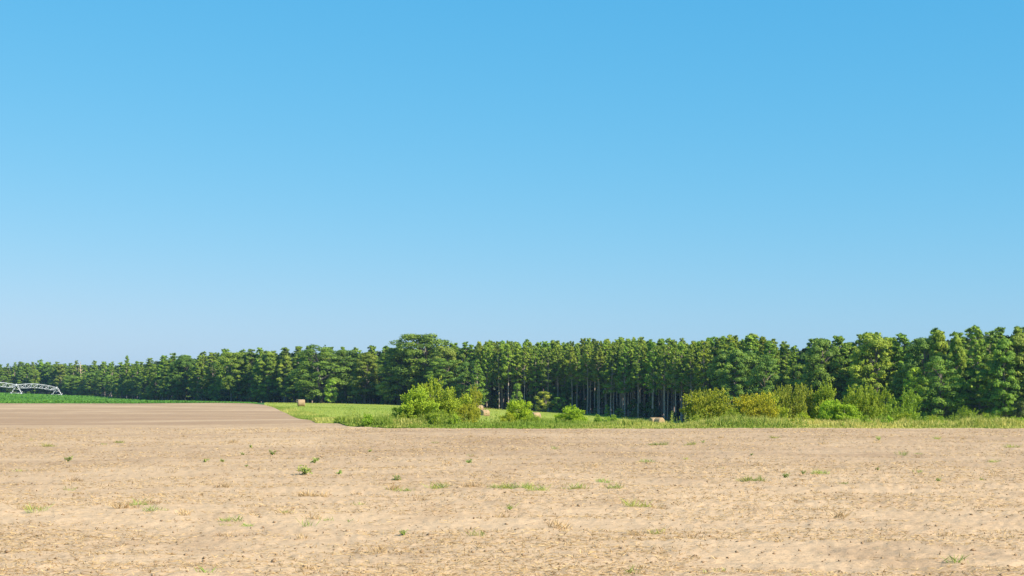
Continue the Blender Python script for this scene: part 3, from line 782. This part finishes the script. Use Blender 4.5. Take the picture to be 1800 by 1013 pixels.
# ------------------------------------------------------------------ round hay bales
def make_bale_meshes():
    r = np.random.default_rng(9); R0 = 0.72; Lh = 0.70
    ns = 40; prof = [(-Lh, R0 * 0.90), (-Lh + 0.03, R0 * 0.965), (-Lh + 0.09, R0), (-0.3, R0 * 1.01), (0, R0 * 1.015), (0.3, R0 * 1.01), (Lh - 0.09, R0), (Lh - 0.03, R0 * 0.965), (Lh, R0 * 0.90)]
    th = np.linspace(0, 2 * np.pi, ns, endpoint=False); v = []
    for (xx, rr) in prof:
        q = rr * (1 + 0.012 * np.sin(th * 3 + xx * 4) + r.normal(0, 0.006, ns))
        yy = q * np.cos(th); zz = q * np.sin(th)
        zz = np.where(zz < -R0 * 0.93, -R0 * 0.93, zz)
        v.append(np.stack([np.full(ns, xx), yy, zz], 1))
    v = np.vstack(v); f = []
    for i in range(len(prof) - 1):
        for j in range(ns):
            k = (j + 1) % ns; f.append((i * ns + j, i * ns + k, (i + 1) * ns + k, (i + 1) * ns + j))
    barrel = mesh_np('bale_barrel', v, np.array(f), M['hay'], None, True)
    ends = []
    for sgn in (-1, 1):
        vv = [(sgn * (Lh + 0.035), 0, 0)]; ff = []
        rings = [0.25, 0.5, 0.75, 0.9]
        for q in rings:
            for a in th:
                vv.append((sgn * (Lh + (0.03 if q < 0.9 else 0.0) + r.normal(0, 0.008)), R0 * q * math.cos(a), max(R0 * q * math.sin(a), -R0 * 0.93)))
        for j in range(ns):
            k = (j + 1) % ns; ff.append((0, 1 + j, 1 + k))
            for i in range(len(rings) - 1):
                a, b, c, d = 1 + i * ns + j, 1 + i * ns + k, 1 + (i + 1) * ns + k, 1 + (i + 1) * ns + j
                ff.append((a, d, c)); ff.append((a, c, b))
        ends.append(mesh_np('bale_end', vv, np.array(ff), M['hay_end'], None, False))
    tw = MB()
    for xx in np.linspace(-0.6, 0.6, 9):
        a = np.linspace(0, 2 * np.pi, 33); pts = np.stack([np.full(33, xx), R0 * 1.02 * np.cos(a), np.maximum(R0 * 1.02 * np.sin(a), -R0 * 0.935)], 1)
        tw.tube(pts, 0.008, 4)
    fr = MB(); n = 900
    a = r.random(n) * 6.283; xx = r.uniform(-Lh, Lh, n)
    Pc = np.stack([xx, R0 * 1.01 * np.cos(a), np.maximum(R0 * 1.01 * np.sin(a), -R0 * 0.93)], 1)
    d = np.stack([np.zeros(n), np.cos(a), np.sin(a)], 1)
    fr.cards(Pc, norm(d * 0.6 + rand_dirs(n, r)), rand_dirs(n, r), r.uniform(0.06, 0.16, n), np.full(n, 0.012), r.uniform(0.3, 1, n))
    return barrel, ends, tw.mesh('bale_twine', M['hay_end']), fr.mesh('loose_straw', M['straw'])
BALE = make_bale_meshes()
def bale(px_, py_, rot, label, D=None, s=1.0):
    h = ground_hit(px_, py_, 110) if D is None else (wx(px_, D), D, tz(wx(px_, D), D))
    x, y, z = h
    root = add('hay_bale', None, loc=(x, y, z + 0.72 * 0.93 * s - 0.03), label=label, cat='hay bale', group='round hay bales on the meadow')
    root.rotation_euler = (0, 0, rot); root.scale = (s, s, s)
    b = add('barrel', BALE[0], root)
    for e in BALE[1]: add('end_face', e, root)
    add('twine', BALE[2], b); st = add('loose_straw', BALE[3], root); st['kind'] = 'stuff'
    return root
bale(529.5, 714, math.radians(14), 'round hay bale standing alone at the far edge of the meadow', 288)
bale(852, 733.5, math.radians(37), 'largest looking round bale with dark end, front one of the trio', 258)
bale(842, 725, math.radians(33), 'round bale at the back of the trio, against the dark woods', 292)
bale(838, 731, math.radians(20), 'round bale of the trio half hidden behind the yellowish olive bush', 272)
bale(942, 740, math.radians(30), 'round bale peeking out beside the bright pointed bush', 256)
bale(1149, 746, math.radians(30), 'rear bale of the touching pair near the wide olive dome bush', 256)
bale(1159, 748, math.radians(-52), 'front bale of the touching pair, its pale end facing the bare field', 249)

# ------------------------------------------------------------------ irrigation machine on the crop
def tube_mesh(name, segs, sides=6):
    m = MB()
    for pts, rad in segs: m.tube(pts, rad, sides)
    return m.mesh(name, M['galv'])
def pivot():
    tw = []
    for (p, D, pipe_py) in ((-57, 512, 679), (29, 560, 677), (100, 607, 682)):
        x = wx(p, D); tw.append((np.array([x, D, tz(x, D)]), wz(pipe_py, D)))
    tw[0] = (tw[0][0], tw[0][0][2] + 3.8)
    o0 = tw[1][0]
    root = add('irrigation_pivot', None, loc=tuple(o0), label='galvanised irrigation pivot with arched truss spans standing in the green crop', cat='irrigation machine')
    for (b, zp) in tw:
        b = b - o0; zp = zp - o0[2]; bz = b[2]
        beam = MB(); beam.box((b[0], b[1], bz + 0.62), (4.1, 0.16, 0.16)); beam.box((b[0], b[1], bz + 2.1), (1.9, 0.10, 0.10))
        beam.box((b[0], b[1], zp + 0.18), (0.35, 0.3, 0.5))
        tower = add('tower', beam.mesh('tower_beam', M['galv']), root)
        for sx in (-1, 1):
            for sy in (-1, 1):
                add('leg', tube_mesh('tower_leg', [([(b[0] + sx * 0.25, b[1] + sy * 0.9, zp - 0.1), (b[0] + sx * 1.95, b[1] + sy * 0.1, bz + 0.62)], 0.075)]), tower)
            w = MB(); a = np.linspace(0, 2 * np.pi, 25); c = np.array([b[0] + sx * 2.0, b[1] - 0.25, bz + 0.6])
            w.tube(np.stack([c[0] + 0.47 * np.cos(a), np.full(25, c[1]), c[2] + 0.47 * np.sin(a)], 1), 0.13, 8)
            wheel = add('wheel', w.mesh('wheel_tyre', M['tyre']), tower)
            d = MB(); d.tube([c + np.array([0, -0.08, 0]), c + np.array([0, 0.08, 0])], 0.36, 16); d.tube([c, c + np.array([0, 0.28, 0])], 0.05, 6)
            add('wheel_rim', d.mesh('wheel_rim', M['galv']), root)
        g = MB(); g.box((b[0] + 2.0, b[1] - 0.05, bz + 0.98), (0.7, 0.4, 0.45))
        add('motor_box', g.mesh('motor_box', M['galv']), root)
    for (a, b) in ((tw[0], tw[1]), (tw[1], tw[2])):
        A = a[0] - o0; A[2] = a[1] - o0[2]; B = b[0] - o0; B[2] = b[1] - o0[2]
        n = 33; f = np.linspace(0, 1, n)
        pipe = A + (B - A) * f[:, None]; pipe[:, 2] += 0.95 * 4 * f * (1 - f)
        add('pipe', tube_mesh('pipe', [(pipe, 0.115)], 8), root)
        def at(q): return np.array([np.interp(q, f, pipe[:, k]) for k in range(3)])
        st = np.linspace(0, 1, 8)
        lows = []
        for q in st[1:-1]:
            c = at(q); lows.append((c + np.array([-0.85, 0, -1.55]), c + np.array([0.85, 0, -1.55])))
        for s in (0, 1):
            add('truss_rod', tube_mesh('truss_rod', [([at(0)] + [l[s] for l in lows] + [at(1)], 0.05)], 5), root)
        for i, q in enumerate(st[1:-1]):
            add('spreader', tube_mesh('spreader', [([lows[i][0], lows[i][1]], 0.05)], 5), root)
            for s in (0, 1):
                for dq in (-0.5, 0.5):
                    add('strut', tube_mesh('strut', [([at(q + dq / 7), lows[i][s]], 0.055)], 5), root)
pivot()

# ------------------------------------------------------------------ low green crop
def crop():
    r = np.random.default_rng(31); m = MB()
    n = 150000
    px_ = r.uniform(-160, 452, n); D0 = field_edge(px_) + 0.2; D1 = wood_edge(px_) - 1
    D = D0 + (D1 - D0) * r.random(n) ** 1.7
    # most leaves near the front edge belong to rows
    x = wx(px_, D); z = terrain(x, D)
    h = r.uniform(0.06, 0.42, n) * np.clip((D - D0) / 1.5, 0.15, 1) * np.interp(px_, [200, 330, 450, 470], [1, 0.75, 0.2, 0.1]) * (0.8 + 0.4 * fbm(x * 0.1, D * 0.1, 5))
    nn = norm(r.normal(0, 0.55, (n, 3)) + np.array([0.1, -0.3, 1.0]))
    A = np.cross(nn, rand_dirs(n, r)); L = r.uniform(0.28, 0.55, n) * (0.6 + D / 600) * np.interp(px_, [330, 452], [1, 0.45])
    t = np.clip(0.35 + 0.6 * (fbm(x * 0.05, D * 0.03, 8) - 0.5) + r.normal(0, 0.2, n), 0, 1)
    m.cards(np.stack([x, D, z + h], 1), A, nn, L, L * 0.65, t)
    add('crop_plants', m.mesh('crop_plants', M['crop']), label='low dark green leafy row crop beyond the bare field', cat='crop', kind='stuff')
crop()

# ------------------------------------------------------------------ grasses
def blades(name, x, y, h, w, t, mat, label, cat, lean=0.35, zoff=-0.02):
    r = np.random.default_rng(len(x)); n = len(x); z = terrain(x, y) + zoff
    az = r.random(n) * 6.283; la = r.random(n) * 6.283; le = r.normal(0, lean, n) * h
    B = np.stack([np.cos(az), np.sin(az), np.zeros(n)], 1) * (w / 2)[:, None]
    p = np.stack([x, y, z], 1); m = p + np.stack([np.cos(la) * le * 0.35, np.sin(la) * le * 0.35, h * 0.6], 1)
    tp = p + np.stack([np.cos(la) * le, np.sin(la) * le, h], 1)
    v = np.stack([p - B, p + B, m + B * 0.8, tp, m - B * 0.8], 1).reshape(-1, 3)
    k = np.arange(n)[:, None] * 5
    f = np.concatenate([k + np.array([[0, 1, 2, 4]])]); g = np.concatenate([k + np.array([[4, 2, 3, 3]])])
    # quad and triangle kept as two triangles + one
    tri = np.concatenate([k + np.array([[0, 1, 2]]), k + np.array([[0, 2, 4]]), k + np.array([[4, 2, 3]])])
    tt = np.stack([t - 0.05, t - 0.05, t, t + 0.15, t], 1).ravel()
    me = mesh_np(name, v, tri, mat, np.clip(tt, 0, 1))
    return me
r = np.random.default_rng(41)
# tall strip along the field edge
n = 62000
p = r.uniform(585, 1900, n); D = field_edge(p) + 0.15 + r.random(n) ** 1.3 * (9.5 + 4 * fbm(p * 0.02, p * 0, 3))
x = wx(p, D); cl = fbm(x * 0.5, D * 0.5, 51); big = fbm(x * 0.09 + 7, D * 0.05, 57)
h = (0.10 + 1.05 * cl ** 2.5 + 0.14 * r.random(n)) * np.interp(p, [1000, 1100, 1180, 1260], [1, 0.7, 0.65, 1]) * np.clip((D - field_edge(p)) / 1.8, 0.25, 1)
tt = np.clip(0.24 + 2.6 * (big - 0.45) + 0.25 * (fbm(x * 1.5, D * 1.5, 59) - 0.5) + 0.26 * np.exp(-((p - 1090) / 95) ** 2) + 0.12 * np.exp(-((p - 650) / 40) ** 2) + r.normal(0, 0.17, n), 0, 1)
add('field_edge_grass', blades('field_edge_grass', x, D, h, r.uniform(0.025, 0.06, n), tt, M['grass'], '', ''), label='tall yellow green grass and weeds along the far edge of the bare field', cat='grass', kind='stuff')
# tall green weeds in it
def spires():
    m = MB(); r = np.random.default_rng(43)
    for k in range(420):
        p = r.choice([r.uniform(600, 900), r.uniform(1180, 1420), r.uniform(1480, 1760)]); D = float(field_edge(p)) + r.uniform(1, 8)
        x = wx(p, D); z = tz(x, D); H = r.uniform(0.45, 1.05); n = int(H * 44)
        f = r.random(n); az = r.random(n) * 6.283
        A = np.stack([np.cos(az), np.sin(az), np.full(n, 0.9)], 1)
        L = 0.16 * (1.15 - f * 0.8)
        c = np.stack([np.full(n, x), np.full(n, D), z + f * H], 1) + norm(A) * (L * 0.5)[:, None]
        m.cards(c, A, rand_dirs(n, r), L, L * 0.32, np.clip(0.05 + 0.22 * r.random() + r.normal(0, 0.06, n), 0, 1))
    return m.mesh('spire_weeds', M['grass'])
add('spire_weeds', spires(), label='upright green feathery weeds standing in the tall grass strip', cat='weeds', kind='stuff')
# weeds around the meadow's near bank, dark upper band and bright lower band
n = 30000
p = 470 + 330 * r.random(n) ** 1.25; e = field_edge(p); D = e + 0.3 + r.random(n) ** 1.5 * np.interp(p, [470, 500, 600, 720], [12, 45, 70, 62])
x = wx(p, D); cl = fbm(x * 0.3, D * 0.12, 61)
h = (0.12 + 0.72 * cl ** 1.9) * np.interp(p, [470, 520, 600], [0.35, 0.7, 1.0]) * np.clip((D - e) / 2.5, 0.3, 1)
tt = np.clip(np.interp(p, [480, 600, 700], [0.0, 0.08, 0.2]) + 1.1 * (fbm(x * 0.2, D * 0.06, 63) - 0.42) + r.normal(0, 0.12, n), 0, 1)
add('bank_weeds', blades('bank_weeds', x, D, h, r.uniform(0.05, 0.14, n), tt, M['grass'], '', ''), label='mixed green weeds on the curved bank between bare field and meadow', cat='weeds', kind='stuff')
# meadow grass and its rough far margin
n = 60000
p = r.uniform(466, 1500, n); e = field_edge(p); w_ = wood_edge(p); D = e + 8 + (w_ - e - 8) * r.random(n) ** 0.8
x = wx(p, D); h = r.uniform(0.05, 0.16, n); h = np.where(D > w_ - 3, h * 3.5, h)
tt = np.clip(0.22 + 0.9 * (fbm(x * 0.06, D * 0.03, 71) - 0.45) + r.normal(0, 0.12, n) + np.where(D > w_ - 3, 0.25, 0), 0, 1)
add('meadow_grass', blades('meadow_grass', x, D, h, r.uniform(0.05, 0.12, n), tt, M['grass'], '', ''), label='short bright grass of the mown meadow', cat='grass', kind='stuff')

# ------------------------------------------------------------------ straw litter and clods on the bare field
def litter():
    r = np.random.default_rng(81); m = MB(); n = 280000
    D = np.exp(r.uniform(math.log(9), math.log(88), n)); u = r.uniform(-0.42, 0.42, n); x = u * D
    den = 0.6 * fbm(x * 0.25, D * 0.6, 85) + 0.4 * fbm(x * 1.4, D * 2.5, 89)
    keep = den > 0.40 + 0.20 * r.random(n); x = x[keep]; D = D[keep]; n = len(x)
    z = soil_z(x, D)
    A = np.stack([r.normal(0, 1, n), r.normal(0, 0.45, n), r.normal(0.03, 0.25, n)], 1)
    nn = norm(r.normal(0, 0.5, (n, 3)) + np.array([0, -0.2, 1]))
    L = r.uniform(0.03, 0.15, n) * (0.8 + D / 90); W = r.uniform(0.004, 0.012, n) * (0.8 + D / 40)
    t = np.clip(r.normal(0.47, 0.22, n), 0, 1)
    m.cards(np.stack([x, D, z + 0.010], 1), A, nn, L, W, t)
    return m.mesh('straw_litter', M['straw'])
add('straw_litter', litter(), label='dry straw and stalk bits scattered over the bare soil', cat='straw', kind='stuff')
def clods():
    r = np.random.default_rng(91); n = 4200
    D = np.exp(r.uniform(math.log(11), math.log(80), n)); x = r.uniform(-0.42, 0.42, n) * D
    z = soil_z(x, D); s = np.abs(r.normal(0.0, 0.011, n)) + 0.007
    base = np.array([[1, 0, 0], [0, 1, 0], [-1, 0, 0], [0, -1, 0], [0, 0, 0.8], [0, 0, -0.6]], float)
    v = (np.stack([x, D, z + 0.008], 1)[:, None, :] + (base[None] + r.normal(0, 0.25, (n, 6, 3))) * s[:, None, None]).reshape(-1, 3)
    f = np.array([[0, 1, 4], [1, 2, 4], [2, 3, 4], [3, 0, 4], [1, 0, 5], [2, 1, 5], [3, 2, 5], [0, 3, 5]])
    F_ = (np.arange(n)[:, None, None] * 6 + f[None]).reshape(-1, 3)
    return mesh_np('soil_clods', v, F_, M['clod'])
add('soil_clods', clods(), label='small lumps of tilled soil on the bare field', cat='clods', kind='stuff')

# ------------------------------------------------------------------ weeds on the bare field, each its own plant
def weed_mesh(kind, w, seed):
    r = np.random.default_rng(seed); m = MB()
    if kind == 'broad':
        w = w * 1.25
        for k in range(11):
            az = r.random() * 6.283; q = r.uniform(0.15, 0.6) * w; tip = np.array([math.cos(az) * q, math.sin(az) * q, r.uniform(0.15, 0.6) * w])
            m.tube([(0, 0, -0.02), tip * np.array([0.4, 0.4, 0.6]), tip], [0.006, 0.004, 0.003], 4, 0.3)
            n = 9; f = r.uniform(0.35, 1.0, n)
            c = tip * f[:, None] + r.normal(0, 0.07 * w, (n, 3)); c[:, 2] = np.maximum(c[:, 2], 0.02)
            nn = norm(r.normal(0, 0.5, (n, 3)) + np.array([0.2, -0.3, 1])); L = r.uniform(0.13, 0.24, n) * w
            m.cards(c, np.cross(nn, rand_dirs(n, r)), nn, L, L * 0.62, np.clip(r.normal(0.33, 0.2, n), 0, 1))
    else:
        ns = 1 if kind == 'tall' or w < 0.2 else max(2, int(w / 0.09)); tt = {'grass': 0.42, 'tall': 0.4, 'dry': 0.5}[kind]
        for q_ in range(ns):
            f = (q_ + 0.5) / ns - 0.5
            cx = f * w * 0.92 + r.normal(0, 0.02); cy = r.normal(0, 0.06); k = r.uniform(0.35, 1.15) * (0.7 if w < 0.13 else 1.0)
            n = int(r.uniform(22, 52) * (0.6 if kind == 'tall' else 1.0)); hh = r.uniform(0.05, 0.20, n) * k * (1.1 if kind == 'tall' else 1.0)
            az = r.random(n) * 6.283; q = r.uniform(0.3, 1.5, n) * hh
            A = np.stack([np.cos(az) * q, np.sin(az) * q, hh], 1); L = np.linalg.norm(A, axis=1)
            b0 = np.stack([cx + r.normal(0, 0.06, n), cy + r.normal(0, 0.05, n), np.zeros(n) - 0.02], 1)
            m.cards(b0 + A / 2, A, rand_dirs(n, r), L * 1.1, r.uniform(0.006, 0.012, n), np.clip(r.normal(tt + r.normal(0, 0.15), 0.2, n), 0, 1))
    me = m.mesh('weed', M['weed'] if kind != 'dry' else M['straw'])
    return me
WEEDS = [  # px, py of the foot, width px, kind
    (537, 837, 24, 'broad'), (553, 816, 14, 'broad'), (596, 836, 11, 'broad'), (697, 845, 13, 'broad'), (120, 814, 13, 'broad'), (391, 813, 9, 'broad'), (361, 814, 9, 'broad'), (427, 800, 8, 'broad'),
    (1380, 840, 13, 'broad'), (1412, 833, 9, 'broad'), (710, 944, 13, 'broad'), (896, 896, 10, 'broad'), (650, 797, 7, 'broad'), (1650, 845, 9, 'broad'),
    (915, 862, 42, 'grass'), (947, 865, 34, 'grass'), (1008, 862, 46, 'grass'), (1080, 861, 26, 'grass'), (1062, 850, 20, 'grass'), (880, 862, 36, 'grass'), (770, 861, 30, 'grass'), (706, 864, 26, 'grass'),
    (1122, 892, 44, 'grass'), (245, 888, 26, 'grass'), (263, 900, 18, 'grass'), (290, 899, 13, 'grass'), (406, 916, 26, 'grass'), (437, 922, 11, 'grass'), (122, 862, 11, 'grass'), (53, 900, 13, 'grass'), (86, 786, 20, 'grass'), (211, 779, 18, 'grass'),
    (1441, 834, 24, 'grass'), (1319, 846, 48, 'grass'), (1478, 852, 14, 'grass'), (1157, 784, 34, 'grass'), (1212, 784, 18, 'grass'), (1134, 812, 22, 'grass'), (1585, 801, 12, 'grass'), (1778, 787, 26, 'grass'), (1745, 814, 14, 'grass'), (1210, 809, 8, 'grass'),
    (1420, 1012, 18, 'tall'), (1683, 994, 22, 'grass'), (1257, 1006, 10, 'tall'), (1105, 1008, 8, 'tall'), (362, 1012, 9, 'tall'), (72, 898, 8, 'tall'), (580, 915, 8, 'tall'), (610, 917, 9, 'tall'), (540, 926, 8, 'tall'),
    (1162, 894, 38, 'dry'), (540, 873, 40, 'dry'), (565, 874, 26, 'dry'), (130, 847, 30, 'dry'), (280, 870, 16, 'dry'), (340, 866, 14, 'dry'), (1365, 955, 24, 'dry'), (1480, 912, 22, 'dry'), (670, 975, 14, 'dry'), (740, 880, 22, 'dry'), (690, 862, 24, 'dry'), (50, 894, 36, 'dry'), (410, 780, 14, 'dry'), (1405, 883, 10, 'dry'), (985, 930, 34, 'dry'), (830, 858, 28, 'dry'), (545, 1000, 16, 'dry'), (1130, 1000, 12, 'dry'), (220, 895, 26, 'dry'), (390, 858, 26, 'dry'),
]
TINY = set()
_r = np.random.default_rng(123)
for _i in range(84):
    _p = _r.uniform(5, 1795); _y = 768 + 190 * _r.random() ** 1.5
    w_ = (int(_p), int(_y), float(_r.uniform(5, 12) if _y < 850 else _r.uniform(4, 9)), str(_r.choice(['grass', 'dry', 'dry', 'broad', 'grass'] if _y < 850 else ['dry', 'dry', 'dry', 'grass'])))
    WEEDS.append(w_); TINY.add(w_[:2])
WL = {'broad': ('broadleaf_weed', 'small green broad leaved weed growing alone on the bare soil', 'broad leaved weeds on the bare field'),
      'grass': ('grass_tuft', 'small low tuft of green grass on the bare soil', 'green grass tufts on the bare field'),
      'tall': ('grass_sprig', 'thin upright sprig of fresh grass on the bare soil', 'thin grass sprigs on the bare field'),
      'dry': ('dry_tuft', 'small brown dried grass clump lying on the bare soil', 'dry brown clumps on the bare field')}
SPW = {(947, 865): 'brightest thickest green grass tuft in the longest weed streak', (537, 837): 'largest broad leaved weed, with yellowing lower leaves', (1122, 892): 'green grass tuft joined to a brown dry clump', (1162, 894): 'brown dry clump joined to a green grass tuft'}
for i, (p, py, w, kind) in enumerate(WEEDS):
    h = ground_hit(p, py)
    if h is None: continue
    x, y, z = h; wm = w * y / F
    nm, lab, grp = WL[kind]
    if kind == 'grass' and (p, py) not in TINY: lab = 'green grass tuft in the longest weed streak across the bare soil' if 870 < p < 1090 and 845 < py < 870 else 'wide low patch of green grass on the bare soil' if w >= 24 else lab
    if (p, py) in TINY: lab = {'grass': 'tiny sparse wisp of green grass on the bare soil', 'dry': 'tiny brown wisp of dry stalks on the bare soil', 'broad': 'tiny green seedling on the bare soil'}[kind]
    elif kind == 'dry': lab = 'wide brown dried grass streak lying on the bare soil' if w >= 26 else lab
    o = add(nm, weed_mesh(kind, max(wm, 0.1), 500 + i), loc=(x, y, float(soil_z(np.array([x]), np.array([y]))[0])), label=SPW.get((p, py), lab), cat='weed', group=grp)
    o.color = (*jit((1.0, 1.05, 0.9), 0.1), 1)

# ------------------------------------------------------------------ haze
HAZE = 0.00010
if HAZE:
    m, nt, out = newmat('haze_air')
    v = N(nt, 'ShaderNodeVolumePrincipled'); v.inputs['Color'].default_value = (0.45, 0.70, 1.0, 1); v.inputs['Density'].default_value = HAZE; v.inputs['Anisotropy'].default_value = 0.2
    nt.links.new(v.outputs[0], out.inputs['Volume'])
    zlo = float(GZ.min()) - 1.0; zhi = 26.0; e = 1510.0
    b = MB(); b.box((0, 0, (zlo + zhi) / 2), (2 * e, 2 * e, zhi - zlo))
    add('haze', b.mesh('haze', m), label='thin bluish summer haze over the fields and woods', cat='haze', kind='stuff')
print('pines', n_pine, 'objects', len(bpy.data.objects))
